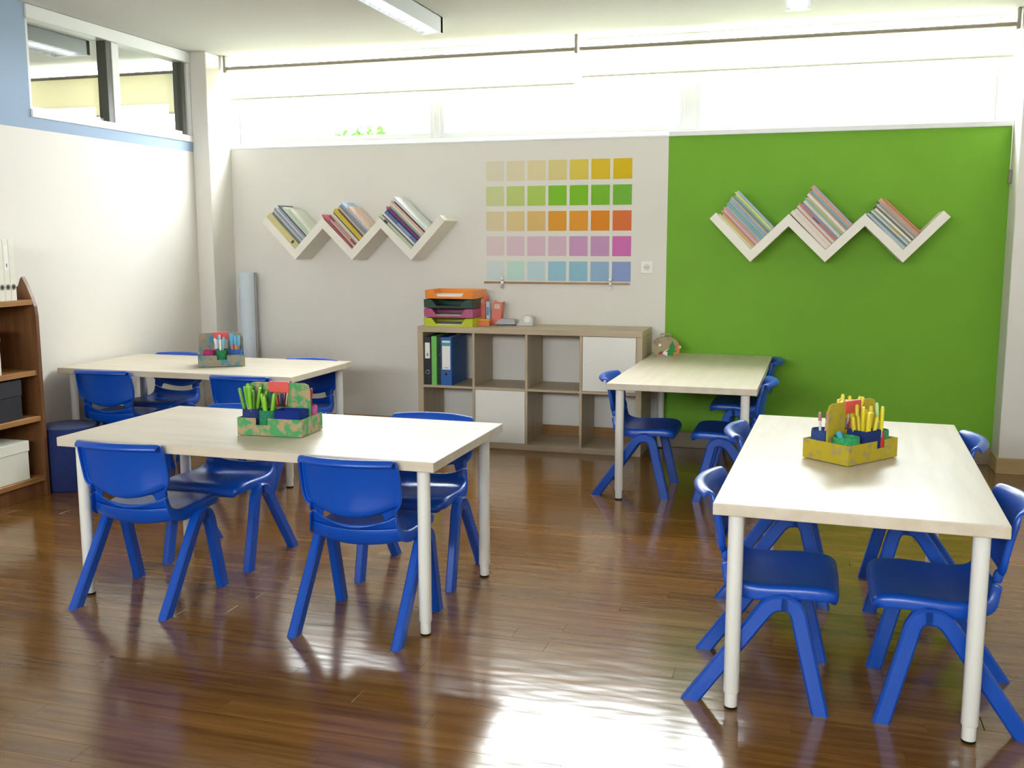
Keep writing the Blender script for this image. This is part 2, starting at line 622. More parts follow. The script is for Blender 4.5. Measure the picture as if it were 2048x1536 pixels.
b1 = blind('white roller blind over the left half of the strip window', -1.56, 0.985, 2.345, (-1, 1))
b2 = blind('white roller blind over the right half of the strip window', 1.005, 3.535, 2.385, (1,))
b3 = blind('cream roller blind in the next room seen through the high window', -5.1, -1.95, 2.27, (-1, 1), mat=fabric_mat('dimmed_cream_blind_fabric', 'F4EED8', 0.24))  # same blind fabric, dimmed by cutting its translucency
cd = thing('blind_cord', 'thin pull cord hanging at the right pier with a grey holder', 'cord', (3.545, -.06, 1.70))
obj('cord', tube((0, 0, 0.02), (0, 0, .84), 0.0025, 6), M_PAPER, cd)
obj('holder', box(-.006, .012, -.014, .014, -.03, .05, .004), M_BRACKET, cd)


# ------------------------------------------------------------------ ceiling lamps
def lamp(label, x0, x1, y1, length):
    t = thing('ceiling_lamp', label, 'lamp', ((x0 + x1) / 2, y1 - length / 2, 2.55))
    hw, hl = (x1 - x0) / 2, length / 2
    bm = bmesh.new()
    bxm(bm, -hw, -hw + .004, -hl, hl, 0, ZC - 2.55)
    bxm(bm, hw - .004, hw, -hl, hl, 0, ZC - 2.55)
    bxm(bm, -hw, hw, -hl, hl, ZC - 2.55 - .004, ZC - 2.55)
    obj('housing', bm, M_LAMP, t)
    for s in (-1, 1):
        obj('end_cap', box(-hw, hw, s * hl - .03 * (s > 0), s * hl + .03 * (s < 0), -.001, ZC - 2.55), M_REFL, t)
    obj('reflector', box(-hw + .004, hw - .004, -hl + .03, hl - .03, .045, .05), M_REFL, t)
    obj('tube_light', tube((0, -hl + .035, .024), (0, hl - .035, .024), 0.013, 12), M_TUBE, t, 40)
    n = int(length / .06)
    me = mesh_of('louvre', box(-hw + .004, hw - .004, -.0008, .0008, .004, .03), M_REFL)
    for k in range(1, n):
        obj('louvre', me, None, t, loc=(0, -hl + length * k / n, 0))
    return t


lamp('long fluorescent ceiling lamp above the middle of the room', 0.22, 0.345, -0.785, 1.25)
lamp('fluorescent ceiling lamp end at the top right', 2.29, 2.415, -0.79, 1.25)
lamp('fluorescent ceiling lamp in the next room behind the high window', -2.37, -2.11, -0.80, 1.25)


# ------------------------------------------------------------------ tables
TH = 0.622
ME_LEG = mesh_of('leg', lathe([(0.0205, 0.048), (0.0223, 0.052), (0.0223, TH - .033)], 20), M_LEG, 40)
ME_SLV = mesh_of('leg_sleeve', lathe([(0.0175, 0.006), (0.0185, 0.009), (0.0185, 0.055)], 20), M_LEG, 40)
ME_FOOT = mesh_of('foot_cap', lathe([(0.0180, 0.0), (0.0188, 0.002), (0.0188, 0.0075)], 20), M_RUBBER, 40)
ME_PLATE = mesh_of('mounting_plate', box(-.035, .035, -.035, .035, TH - .037, TH - .033, .001), M_ALU)


def table(label, x, y, rz, L=1.508, W=0.754):
    t = thing('table', label, 'table', (x, y, 0), rz, 'pale birch classroom tables')
    obj('tabletop', box(-L / 2, L / 2, -W / 2, W / 2, TH - .034, TH, .0025, 2), M_BIRCH, t)
    for sx in (-1, 1):
        for sy in (-1, 1):
            l = obj('leg', ME_LEG, None, t, loc=(sx * (L / 2 - .06), sy * (W / 2 - .06), 0))
            obj('leg_sleeve', ME_SLV, None, l)
            obj('foot_cap', ME_FOOT, None, l)
            obj('mounting_plate', ME_PLATE, None, l)
    return t


T1 = table('pale wooden table in front on the left with the green pencil caddy', 0.5581, -3.1158, -0.0078)
T2 = table('pale wooden table in front on the right with the yellow pencil caddy', 2.6407, -3.0117, PI / 2 - 0.0326)
T3 = table('pale wooden table standing end-on to the green wall beside the cube shelf', 1.872, -0.7531, PI / 2 - 0.0098)
T4 = table('pale wooden table against the white left wall with the blue-dabbed caddy', -0.935, -1.3848, 0.0039)


# ------------------------------------------------------------------ chairs
def sweep_rect(path, w, t, x):
    """rectangular bar with rounded corners swept along a side-view path (d,z) at lateral position x"""
    bm = bmesh.new()
    rings = []
    n = len(path)
    c = 0.006
    prof = [(-w / 2 + c, -t / 2), (w / 2 - c, -t / 2), (w / 2, -t / 2 + c), (w / 2, t / 2 - c),
            (w / 2 - c, t / 2), (-w / 2 + c, t / 2), (-w / 2, t / 2 - c), (-w / 2, -t / 2 + c)]
    for i, p in enumerate(path):
        a = Vector(path[max(i - 1, 0)])
        b = Vector(path[min(i + 1, n - 1)])
        d = (b - a).normalized()
        if i == 0:
            nn = Vector((1, 0)) * (1 if d.y > 0 else -1)
            k = 1 / max(abs(d.y), .5)
        else:
            nn = Vector((d.y, -d.x))
            k = 1
        rings.append([bm.verts.new((x + q[1], p[0] + nn.x * q[0] * k, p[1] + nn.y * q[0] * k)) for q in prof])
    for a, b in zip(rings, rings[1:]):
        for k in range(8):
            bm.faces.new((a[k], a[(k + 1) % 8], b[(k + 1) % 8], b[k]))
    bm.faces.new(rings[0][::-1])
    bm.faces.new(rings[-1])
    return bm


def shell(rows, slot=None, flange=0.03):
    """rows: (d, z, halfwidth, curve, arc) -> grid surface; slot=(row index, |u| limit) leaves an opening"""
    bm = bmesh.new()
    us = [-1, -.86, -.72, -.55, -.36, -.18, 0, .18, .36, .55, .72, .86, 1]
    grid = []
    n = len(rows)
    for i, (d, z, hw, c, arc) in enumerate(rows):
        a, b = rows[max(i - 1, 0)], rows[min(i + 1, n - 1)]
        tx, tz = b[0] - a[0], b[1] - a[1]
        l = math.hypot(tx, tz)
        nx, nz = tz / l, -tx / l          # towards the sitter
        fx, fz = (1.0, 0.0) if z > .395 else (nx, nz)
        fl = flange(i) if callable(flange) else flange
        line = []
        for u, ex, off in [(-1, .006, -fl), (-1, .005, -fl * .35)] + [(u, 0, 0) for u in us] + [(1, .005, -fl * .35), (1, .006, -fl)]:
            k = c * u * u
            line.append(bm.verts.new((u * (hw + ex), d + fx * k + nx * off, z + fz * k + nz * off + arc * (1 - u * u))))
        grid.append(line)
    m = len(grid[0])
    for i in range(n - 1):
        for j in range(m - 1):
            if slot and i == slot[0]:
                um = (us[j - 2] + us[j - 1]) / 2 if 2 <= j < m - 3 else 1
                if abs(um) < slot[1]:
                    continue
            bm.faces.new((grid[i][j], grid[i][j + 1], grid[i + 1][j + 1], grid[i + 1][j]))
    return bm


def bake(name, bm, mat, thick, level=2):
    me = bpy.data.meshes.new(name)
    bmesh.ops.recalc_face_normals(bm, faces=bm.faces)
    bm.to_mesh(me)
    bm.free()
    me.materials.append(mat)
    o = bpy.data.objects.new(name, me)
    COL.objects.link(o)
    s = o.modifiers.new('s', 'SOLIDIFY')
    s.thickness = thick
    s.offset = 0
    s.use_even_offset = False
    b = o.modifiers.new('u', 'SUBSURF')
    b.levels = b.render_levels = level
    dg = bpy.context.evaluated_depsgraph_get()
    res = bpy.data.meshes.new_from_object(o.evaluated_get(dg))
    res.name = name
    bpy.data.objects.remove(o)
    for p in res.polygons:
        p.use_smooth = True
    return res


seat_rows = [(.212, .312, .150, -.004, .003), (.219, .330, .160, -.004, .004), (.212, .350, .168, 0, .004), (.188, .361, .174, .004, .002),
             (.13, .361, .178, .007, 0), (.06, .354, .179, .010, 0), (-.01, .348, .177, .012, 0), (-.060, .350, .171, .016, 0),
             (-.094, .363, .163, .022, 0), (-.108, .383, .157, .028, -.004), (-.117, .408, .155, .031, -.018), (-.121, .424, .154, .033, -.048)]
apron_rows = [(-.116, .372, .155, .030, 0), (-.110, .350, .158, .028, -.002), (-.100, .330, .160, .026, -.004), (-.088, .315, .160, .024, -.005)]
back_rows = [(-.121, .424, .154, .033, -.048), (-.1275, .456, .153, .034, -.040), (-.134, .461, .154, .035, -.039), (-.141, .466, .170, .037, -.036),
             (-.143, .490, .176, .039, -.014), (-.152, .53, .178, .041, 0), (-.165, .58, .177, .043, .001), (-.175, .608, .174, .044, .003),
             (-.185, .623, .170, .044, .004), (-.198, .626, .166, .043, .004), (-.209, .618, .164, .042, .004), (-.213, .606, .163, .042, .004)]
ME_SEAT = bake('seat', shell(seat_rows, None, lambda i: .036 if 2 <= i < 6 else (.02 if i < 2 else (.045 if i < 9 else .03))), M_BLUE, .007, 2)
ME_APRON = bake('seat_apron', shell(apron_rows[::-1], None, .001), M_BLUE, .006, 2)
ME_BACK = bake('backrest', shell(back_rows, (0, .70), lambda i: .026 if i < 3 else (.018 if i < 8 else .006)), M_BLUE, .009, 2)
LX = .193
rear_path = [(-.190, 0), (-.03, .232), (.006, .285), (.022, .306), (.041, .3185), (.065, .3225), (.078, .3225)]
front_path = [(.178, 0), (.132, .19), (.115, .262), (.108, .292), (.097, .312), (.078, .3215), (.060, .3225)]
ME_LEGS = []
for s in (-1, 1):
    for p in (front_path, rear_path):
        ME_LEGS.append(mesh_of('leg', sweep_rect(p, .046, .034, s * LX), M_BLUE, 28))


def make_chair(label, x, y, rz):
    t = thing('chair', label, 'chair', (x, y, 0), rz, 'blue plastic school chairs')
    obj('seat', ME_SEAT, None, t)
    obj('seat_apron', ME_APRON, None, t)
    obj('backrest', ME_BACK, None, t)
    for m in ME_LEGS:
        obj('leg', m, None, t)
    return t


CH = [('front left blue plastic chair with its back to the camera at the green caddy table', 0.102, -3.376, 0),
      ('front right blue plastic chair with its back to the camera at the green caddy table', 1.010, -3.383, 0),
      ('blue plastic chair facing the camera on the far left side of the green caddy table', 0.112, -2.843, PI),
      ('blue plastic chair facing the camera at the far right of the green caddy table', 0.988, -2.823, PI),
      ('near blue chair on the left side of the yellow caddy table', 2.372, -3.473, -PI / 2),
      ('far blue chair on the left side of the yellow caddy table', 2.387, -2.586, -PI / 2),
      ('near blue chair on the right side of the yellow caddy table', 2.893, -3.468, PI / 2),
      ('far blue chair on the right side of the yellow caddy table', 2.905, -2.575, PI / 2),
      ('single blue chair tucked in beside the cube shelf at the green wall table', 1.603, -1.180, -PI / 2),
      ('nearer of two blue chairs on the right side of the green wall table', 2.122, -1.185, PI / 2),
      ('blue chair nearest the green wall on the right of the end-on table', 2.125, -0.245, PI / 2),
      ('blue chair at the left end of the wall table, back to the camera', -1.336, -1.675, 0),
      ('blue chair with its back to the camera at the right of the wall table', -0.458, -1.672, 0),
      ('blue chair behind the left part of the wall table, facing the camera', -1.425, -1.11, PI),
      ('blue chair behind the right end of the wall table, facing the camera', -0.449, -1.165, PI)]
for i, c in enumerate(CH):
    t = make_chair(*c)
    if i == 2:
        k = obj('sticker', box(-.052, -.018, -.128, -.126, .452, .474), plain('teal_sticker', '2A7F96', .6), t)
        k['label'] = 'small teal sticker'

# ------------------------------------------------------------------ cube shelf unit
cs = thing('cube_shelf', 'low washed-oak cube shelf unit with eight compartments and two white doors', 'shelf unit', (0, -.395, 0))
W_, H_, D_ = 1.49, .79, .385
ot, it = .038, .016
obj('top_panel', box(0, W_, 0, D_, H_ - ot, H_, .002), M_OAK, cs)
obj('bottom_panel', box(ot, W_ - ot, 0, D_, 0, ot, .002), M_OAK, cs)
obj('side_panel', box(0, ot, 0, D_, 0, H_ - ot, .002), M_OAKV, cs)
obj('side_panel', box(W_ - ot, W_, 0, D_, 0, H_ - ot, .002), M_OAKV, cs)
cw = (W_ - 2 * ot - 3 * it) / 4
chh = (H_ - 2 * ot - it) / 2
for k in (1, 2, 3):
    xk = ot + k * cw + (k - 1) * it
    obj('divider', box(xk, xk + it, 0.001, D_, ot, H_ - ot, .001), M_OAKV, cs)
for k in range(4):
    xk = ot + k * (cw + it)
    obj('middle_shelf', box(xk, xk + cw, 0.001, D_, ot + chh, ot + chh + it, .001), M_OAK, cs)
for k, lev in ((3, 1), (1, 0)):
    xk = ot + k * (cw + it)
    zk = ot + lev * (chh + it)
    d = obj('door', box(xk + .002, xk + cw - .002, 0.002, 0.018, zk + .002, zk + chh - .002, .002), M_WHITE, cs)
    kn = obj('knob', tube((xk + .022, -.004, zk + chh * .48), (xk + .022, .004, zk + chh * .48), .006, 12), M_ALU, d)

SHT = H_


# ------------------------------------------------------------------ binders
def binder(label, x, y, z, w, h, dep, col, face, labels=True, ring=True, group=None, band=None, ringz=.085, rz=0):
    """lever-arch binder; spine towards local -y"""
    t = thing('binder', label, 'binder', (x, y, z), rz, group)
    mt = plain('binder_' + col, col, .45)
    bm = bmesh.new()
    bxm(bm, -w / 2, w / 2, 0, .003, 0, h, .001)
    bxm(bm, -w / 2, -w / 2 + .003, .003, dep, 0, h, .001)
    bxm(bm, w / 2 - .003, w / 2, .003, dep, 0, h, .001)
    obj('cover', bm, mt, t)
    obj('paper_block', box(-w / 2 + .006, w / 2 - .006, .03, dep - .015, .008, h - .012), M_PAPER, t)
    if labels:
        l = obj('spine_label', box(-w * .38, w * .38, -.0012, 0, h * labels[0], h * labels[1]), M_PAPER, t)
        if band:
            obj('label_band', box(-w * .38, w * .38, -.0018, -.0012, h * band[0], h * band[1]), plain('label_band_teal', '4FA093', .6), l)
            for q in range(2):
                obj('print_line', box(-w * .2, w * .2, -.0016, -.0012, h * (labels[0] + .03 + .012 * q), h * (labels[0] + .036 + .012 * q)), plain('label_print', '77777A', .7), l)
        else:
            obj('print_line', box(-w * .1, w * .1, -.0016, -.0012, h * (labels[0] + .05), h * (labels[0] + .11)), plain('label_print', '77777A', .7), l)
    if ring:
        r = obj('finger_ring', tube((0, -.0015, ringz), (0, .001, ringz), min(.016, w * .42), 20), M_CHROME, t, 40)
        obj('finger_hole', tube((0, -.0022, ringz), (0, -.0014, ringz), min(.0095, w * .26), 16), M_BLACK, r, 40)
    return t


cz = ot + chh + it
by = -.385
binder('slim black binder with a white spine label in the cube shelf', .0655, by, cz, .045, .318, .28, '232427', None, (.55, .88))
binder('slim light green binder between the black binders in the cube shelf', .109, by + .004, cz, .036, .322, .28, '74C05E', None, None, ring=False)
bk = binder('thin dark grey ring binder beside the wide blue binder', .1415, by + .03, cz, .022, .318, .27, '2A2D33', None, None, ring=False)
for zz in (.105, .2):
    obj('ring_rivet', tube((0, -.004, zz), (0, 0, zz), .006, 10), M_CHROME, bk, 40)
binder('wide blue lever-arch binder with white and teal label in the cube shelf', .1965, by, cz, .074, .318, .29, '1F5FAE', None, (.33, .93), band=(.82, .89), ringz=.075)

# ------------------------------------------------------------------ things on the cube shelf


def tray(label, col, x, y, z, rz, w=.335, d=.25, h=.055, trans=False):
    t = thing('letter_tray', label, 'tray', (x, y, z), rz, 'stacked letter trays')
    mt = plain('tray_' + col, col, .3)
    bm = bmesh.new()
    bxm(bm, -w / 2, w / 2, -d / 2, d / 2, 0, .004)
    f = .012
    # flared side, back and cut-away front walls
    bxm(bm, -w / 2, -w / 2 + .003, -d / 2, d / 2, .004, h)
    bxm(bm, w / 2 - .003, w / 2, -d / 2, d / 2, .004, h)
    bxm(bm, -w / 2 + .003, w / 2 - .003, d / 2 - .003, d / 2, .004, h)
    for v in bm.verts:
        if v.co.z > .03:
            v.co.x *= 1 + f
            v.co.y += .004 if v.co.y > 0 else 0
    obj('tray_body', bm, mt, t)
    fr = bmesh.new()
    for s in (-1, 1):
        prismm(fr, [(s * w / 2, .004), (s * w / 2 * 1.012, h), (s * (w / 2 - .05), h), (s * (w / 2 - .085), .014), (s * (w / 2 - .085), .004)], 1, -d / 2, -d / 2 + .003)
    bxm(fr, -(w / 2 - .085), w / 2 - .085, -d / 2, -d / 2 + .003, .004, .014)
    obj('front_lip', fr, mt, t)
    return t


tx, ty = .21, -.255
tray('yellow-green letter tray at the bottom of the tray stack', 'BCC81A', tx, ty, SHT, .02)
tray('pink letter tray second from the bottom of the tray stack', 'B4527C', tx, ty, SHT + .061, .02)
tray('dark green letter tray below the orange tray', '14402F', tx, ty, SHT + .122, .02)
tray('orange letter tray on top of the tray stack', 'EE8A28', tx + .014, ty - .004, SHT + .183, -.02)
for i, (zz, n) in enumerate(((.0045, 'white papers lying in the yellow-green letter tray'), (.0655, 'white papers lying in the pink letter tray'), (.1875, 'white papers lying in the orange top letter tray'))):
    p = obj('paper_stack', box(-.145, .145, -.105, .105, 0, .012 if i < 2 else .02, .001), M_PAPER, None, loc=(tx, ty, SHT + zz), rot=(0, 0, .05))
    tag(p, n, 'paper', 'papers in the letter trays')


def book(label, cx, y, z, w, h, d, col, rz=0, stripe=None, cat='book', group=None, rot=None, pagec=None):
    """upright book, spine towards local -y, standing on its bottom edge"""
    t = thing('book', label, cat, (cx, y, z), rz, group, rot)
    mt = plain('cover_' + col, col, .4, var=.08, scale=30)
    ct = min(.0018, w * .2)
    bm = bmesh.new()
    bxm(bm, -w / 2, w / 2, 0, ct, 0, h)
    bxm(bm, -w / 2, -w / 2 + ct, ct, d, 0, h)
    bxm(bm, w / 2 - ct, w / 2, ct, d, 0, h)
    obj('cover', bm, mt, t)
    obj('pages', box(-w / 2 + ct, w / 2 - ct, ct, d - .004, .003, h - .003), M_PAPER, t)
    if stripe:
        obj('spine_title', box(-w * .3, w * .3, -.0006, 0, h * stripe[0], h * stripe[1]), plain('title_' + stripe[2], stripe[2], .5), t)
    return t


book('tall orange-red box file standing beside the letter trays', .367, -.20, SHT, .075, .195, .13, 'DE6A4E', .1, (.75, .9, 'E8B59A'))
book('narrow pale blue booklet between the two orange-red books', .43, -.215, SHT + .045, .022, .112, .02, 'B7C9D6', .05, (.2, .7, '5A8FC0'))
b_ = book('smaller orange-red book leaning to the right beside the blue booklet', .468, -.17, SHT + .001, .062, .155, .12, 'D8654F', .15, (.7, .9, 'C9B9A8'))
b_.rotation_euler = (0, .10, .15)
pb = thing('index_box', 'small orange box with a yellow lid in front of the orange books', 'box', (.398, -.245, SHT), .02)
obj('box_body', box(-.055, .055, -.022, .022, 0, .034, .002), plain('orange_card', 'E07B4C', .6), pb)
obj('lid', box(-.058, .058, -.0235, .0235, .034, .044, .002), plain('yellow_lid', 'E8A830', .5), pb)
sp = thing('hole_punch', 'flat grey two-layer desk punch lying on the cube shelf', 'hole punch', (.545, -.17, SHT), .12)
obj('base', box(-.065, .065, -.05, .05, 0, .014, .005, 2), plain('grey_dark', '6C6A70', .4), sp)
obj('arm', prism([(-.06, .016), (.064, .016), (.058, .042), (-.03, .046), (-.055, .03)], 1, -.045, .045), plain('grey_mid', 'A8A6AC', .35), sp)
obj('stripe', box(-.066, .066, -.051, .051, .0145, .018, .001), M_WHITE, sp)
td = thing('tape_dispenser', 'pale grey desk tape dispenser on the cube shelf', 'tape dispenser', (.675, -.155, SHT), .1)
gm = plain('pale_grey_plastic', 'C6C4BE', .4)
obj('base', box(-.06, .05, -.03, .03, 0, .012, .003), gm, td)
obj('body', prism([(-.05, .012), (.048, .012), (.05, .05), (.035, .07), (-.005, .072), (-.028, .05), (-.045, .022)], 1, -.022, .022), gm, td)
obj('tape_roll', tube((.012, -.024, .043), (.012, .024, .043), .022, 20), M_PAPER, td, 40)

# ------------------------------------------------------------------ painted colour squares, rail, socket
ROWC = [('top', ['DCD4BC', 'DCD1B0', 'DCCEA2', 'D8C88A', 'D8C254', 'D6B830', 'D4B41C'], ['pale sand', 'pale cream', 'cream', 'straw', 'light yellow', 'mustard', 'deep yellow']),  # glare is put into the leftmost colours of the rows, paled towards the wall
        ('second', ['CACF98', 'BCCA78', 'AEC862', '82BE34', '7CB82A', '78B430', '74B03C'], ['pale lime', 'light lime', 'lime', 'bright green', 'grass green', 'leaf green', 'mid green']),
        ('middle', ['DACCA6', 'DAC38E', 'D8B674', 'DC9A38', 'DC9634', 'DA8628', 'D4713E'], ['pale tan', 'tan', 'sandy orange', 'light orange', 'orange', 'deep orange', 'red-orange']),
        ('fourth', ['DCC8CA', 'DAC0CA', 'D8B8C8', 'D4B4C6', 'C898BE', 'C094BC', 'CC6EB0'], ['faint pink', 'pale pink', 'light pink', 'soft pink', 'mauve', 'dusky mauve', 'bright magenta']),
        ('bottom', ['CFDBDA', 'BEDCD2', 'BED4DA', '98C2D4', '90BCD0', '94B2D0', '8C9CCC'], ['faint blue', 'pale mint', 'pale blue', 'sky blue', 'mid blue', 'grey-blue', 'violet-blue'])]
ORD = ['first', 'second', 'third', 'fourth', 'fifth', 'sixth', 'seventh', 'eighth', 'ninth', 'tenth', 'eleventh', 'twelfth', 'thirteenth', 'fourteenth']
for r, (rn, cols, names) in enumerate(ROWC):
    for c in range(7):
        x0 = .352 + c * .1442
        z1 = 1.872 - r * .1655
        o = obj('colour_card', box(0, .124, -.0015, 0, -.13, 0), plain('card_' + cols[c], cols[c], .7, .2, var=.02), None, loc=(x0, 0, z1))
        tag(o, '%s colour card, %s from the left in the %s row' % (names[c], ORD[c], rn), 'colour card', 'colour cards on the white wall')
rl = thing('display_rail', 'thin brown wooden display rail below the colour cards with two chrome clips', 'rail', (.837, 0, 1.066))
obj('rail_bar', box(-.5, .5, -.012, 0, -.006, .006, .001), M_SKIRT, rl)
for xs in (.468 - .837, 1.21 - .837):
    c = obj('clip', box(xs - .012, xs + .012, -.02, -.01, -.012, .012, .003), M_CHROME, rl)
    for sgn in (-1, 1):
        bm2 = bmesh.new()
        tubem(bm2, (xs, -.016, sgn * .010), (xs, -.024, sgn * .022), .004, 8)
        tubem(bm2, (xs, -.020, sgn * .028), (xs, -.026, sgn * .028), .010, 16)
        obj('clip_lever', bm2, M_CHROME, c, 40)
so = thing('wall_socket', 'white wall socket between the colour cards and the green wall', 'socket', (1.447, 0, 1.175))
obj('cover_plate', box(-.04, .04, -.008, 0, -.04, .04, .004, 2), M_WHITE, so)
obj('socket_insert', tube((0, -.010, 0), (0, -.007, 0), .022, 20), plain('socket_grey', 'D5D3CC', .5), so, 40)
for xs in (-.008, .008):
    obj('socket_hole', tube((xs, -.0108, 0), (xs, -.0098, 0), .0032, 8), M_BLACK, so)


# ------------------------------------------------------------------ zigzag wall shelves with books
def zigzag(label, xv):
    """xv: x of first valley; three V's; front plane at y=-.25"""
    Dp = .25
    t = thing('zigzag_shelf', label, 'wall shelf', (xv, 0, 1.255))
    cl = [(-.231, .241), (0, 0), (.216, .212), (.432, 0), (.648, .212), (.864, 0), (1.089, .241)]
    h = .026
    # mitred offset polylines
    up, dn = [], []
    for i, p in enumerate(cl):
        p = Vector(p)
        if i == 0:
            d = (Vector(cl[1]) - p).normalized()
            n = Vector((-d.y, d.x))
            up.append(p + n * h)
            dn.append(p - n * h)
        elif i == len(cl) - 1:
            d = (p - Vector(cl[i - 1])).normalized()
            n = Vector((-d.y, d.x))
            up.append(p + n * h)
            dn.append(p - n * h)
        else:
            d1 = (p - Vector(cl[i - 1])).normalized()
            d2 = (Vector(cl[i + 1]) - p).normalized()
            n1, n2 = Vector((-d1.y, d1.x)), Vector((-d2.y, d2.x))
            m = (n1 + n2).normalized()
            k = h / m.dot(n1)
            up.append(p + m * k)
            dn.append(p - m * k)
    for i in range(6):
        pts = [tuple(up[i]), tuple(up[i + 1]), tuple(dn[i + 1]), tuple(dn[i])]
        obj('board', prism(pts, 1, -Dp, -.001), M_SHELF, t)
    return t, up


def fill_books(xv, up, v, specs, where, vn):
    """books stand on the rising arm and lean on the falling arm of valley v"""
    P = Vector(up[1 + 2 * v])
    e1 = (Vector(up[2 + 2 * v]) - P).normalized()     # along rising arm
    ang = math.atan2(e1.y, e1.x)
    off = .002
    for i, (w, h, d, yo, col, cname, st) in enumerate(specs):
        c = P + e1 * (off + w / 2) + Vector((-e1.y, e1.x)) * .0015
        off += w + .0008
        lab = '%s book, %s from left in the %s V of the %s' % (cname, ORD[i], vn, where)
        book(lab, xv + c.x, -.25 + yo, 1.255 + c.y, w, h, d, col, 0, st, group='books in the zigzag shelves', rot=(0, -ang, 0))


zl, upL = zigzag('white zigzag wall shelf full of books on the white wall', -.961)
zr, upR = zigzag('white zigzag wall shelf full of books on the green wall', 2.114)
WH = 'white-wall zigzag shelf'
GR = 'green-wall zigzag shelf'


def B(w, h, col, name, yo=.01, d=.2, st=None):
    return (w, h, d, yo, col, name, st)


fill_books(-.961, upL, 0, [
    B(.042, .305, 'C9BE86', 'thick straw-coloured', .0, .21, (.12, .17, '3A3A38')), B(.017, .30, '7F8794', 'slate grey', .02), B(.012, .30, 'B8BAC0', 'pale grey'),
    B(.015, .305, '8A8FA0', 'blue-grey', .01), B(.008, .295, 'D8D8D6', 'thin white'), B(.014, .29, '9AA0AC', 'light slate', .015), B(.006, .30, '4E5560', 'thin dark'),
    B(.013, .27, 'CFCFC6', 'off-white', .02), B(.008, .25, 'B9D0B0', 'pale green', .03), B(.012, .235, 'D6D8CC', 'cream grey', .04)], WH, 'first')
fill_books(-.961, upL, 1, [
    B(.010, .315, 'B04A62', 'thin crimson', .0), B(.016, .255, 'D8C8B8', 'beige', .02), B(.018, .275, '8E4A52', 'maroon', .01, .2, (.2, .8, 'C9A090')),
    B(.010, .27, 'C9B9A0', 'sand'), B(.012, .275, 'DADAD2', 'ivory', .01), B(.010, .27, '5A4A42', 'thin dark brown'), B(.028, .275, 'C9B13A', 'thick mustard yellow', .0),
    B(.010, .26, '6C5A66', 'dusky plum', .02), B(.014, .27, 'B9AFA6', 'warm grey', .01), B(.016, .27, '8C8A92', 'mid grey', .015), B(.006, .285, 'A9C0DA', 'light blue', .03), B(.014, .23, 'DCC0B2', 'pale peach', .04)], WH, 'second')
fill_books(-.961, upL, 2, [
    B(.022, .315, 'B9C4A4', 'pale sage', .0, .21, (.75, .85, '34402E')), B(.008, .30, '56608E', 'thin indigo', .01), B(.014, .31, 'DCD8C8', 'ivory', .0), B(.024, .30, '5B6C9E', 'denim blue', .0, .2, (.2, .6, '8A97BE')),
    B(.010, .31, '3E4680', 'navy', .015), B(.006, .315, 'A0404E', 'thin red', .0), B(.012, .305, '6A76A6', 'violet blue', .02), B(.014, .30, 'A9AFA6', 'grey green', .01),
    B(.014, .315, 'E0CFAE', 'buff', .0), B(.010, .32, 'D8B8B4', 'dusty rose', .01), B(.009, .30, '5A2E38', 'dark maroon', .02), B(.018, .32, 'D6DAD8', 'white', .01)], WH, 'third')
fill_books(2.114, upR, 0, [
    B(.014, .285, 'D4C69A', 'cream', .0), B(.012, .27, 'D8B834', 'yellow', .01), B(.012, .29, 'B86A60', 'brick red', .0), B(.008, .285, 'CFC2B4', 'thin beige', .01), B(.014, .295, 'C98A86', 'salmon', .01),
    B(.014, .29, 'B9B4AC', 'grey', .02), B(.020, .30, '5E9A94', 'teal', .0), B(.012, .30, '9CB4B0', 'pale teal', .01), B(.014, .305, '7C93B4', 'steel blue', .0), B(.007, .31, 'E0B060', 'thin orange', .01),
    B(.014, .305, '4E8E84', 'dark teal', .02), B(.010, .30, 'A0B48C', 'sage', .01), B(.010, .315, 'C8D040', 'lime yellow', .0), B(.014, .31, '8FA4BC', 'pale steel', .01)], GR, 'first')
fill_books(2.114, upR, 1, [
    B(.026, .30, 'E0CFC2', 'thick blush', .0), B(.018, .295, 'DACDBE', 'ivory pink', .01), B(.006, .285, 'B97A6C', 'thin clay', .01), B(.016, .30, 'D6C8BC', 'pale beige', .01), B(.012, .305, 'C0604E', 'brick', .0, .2, (.45, .62, '3E4A70')),
    B(.014, .29, '8088A0', 'slate blue', .01), B(.016, .295, 'C9C2B0', 'stone', .0), B(.012, .305, '7FA79C', 'sea green', .01), B(.010, .30, 'D0C860', 'pale yellow', .02), B(.018, .31, 'D9CFC0', 'cream', .0),
    B(.012, .315, 'B08C80', 'rosy brown', .01), B(.012, .31, '66A0A0', 'turquoise', .0), B(.013, .325, 'C98A6A', 'copper', .0), B(.012, .325, 'A09AB0', 'lilac grey', .01)], GR, 'second')
fill_books(2.114, upR, 2, [
    B(.018, .29, 'A9B7BE', 'blue-grey', .0), B(.012, .28, '5C7C84', 'dark teal', .01), B(.008, .285, 'D8D4C6', 'thin ivory', .0), B(.012, .285, '8CA08C', 'sage', .01, .2, (.25, .5, 'C9A23A')), B(.012, .28, 'E0DCCC', 'white', .0),
    B(.010, .285, '6A5A50', 'brown', .02), B(.012, .29, 'BFC0B0', 'light grey', .01), B(.010, .285, '9C8C7C', 'taupe', .0), B(.012, .30, 'B09A94', 'mauve brown', .01), B(.012, .30, 'D49A5C', 'apricot', .02), B(.010, .28, 'C4705C', 'coral', .01)], GR, 'third')


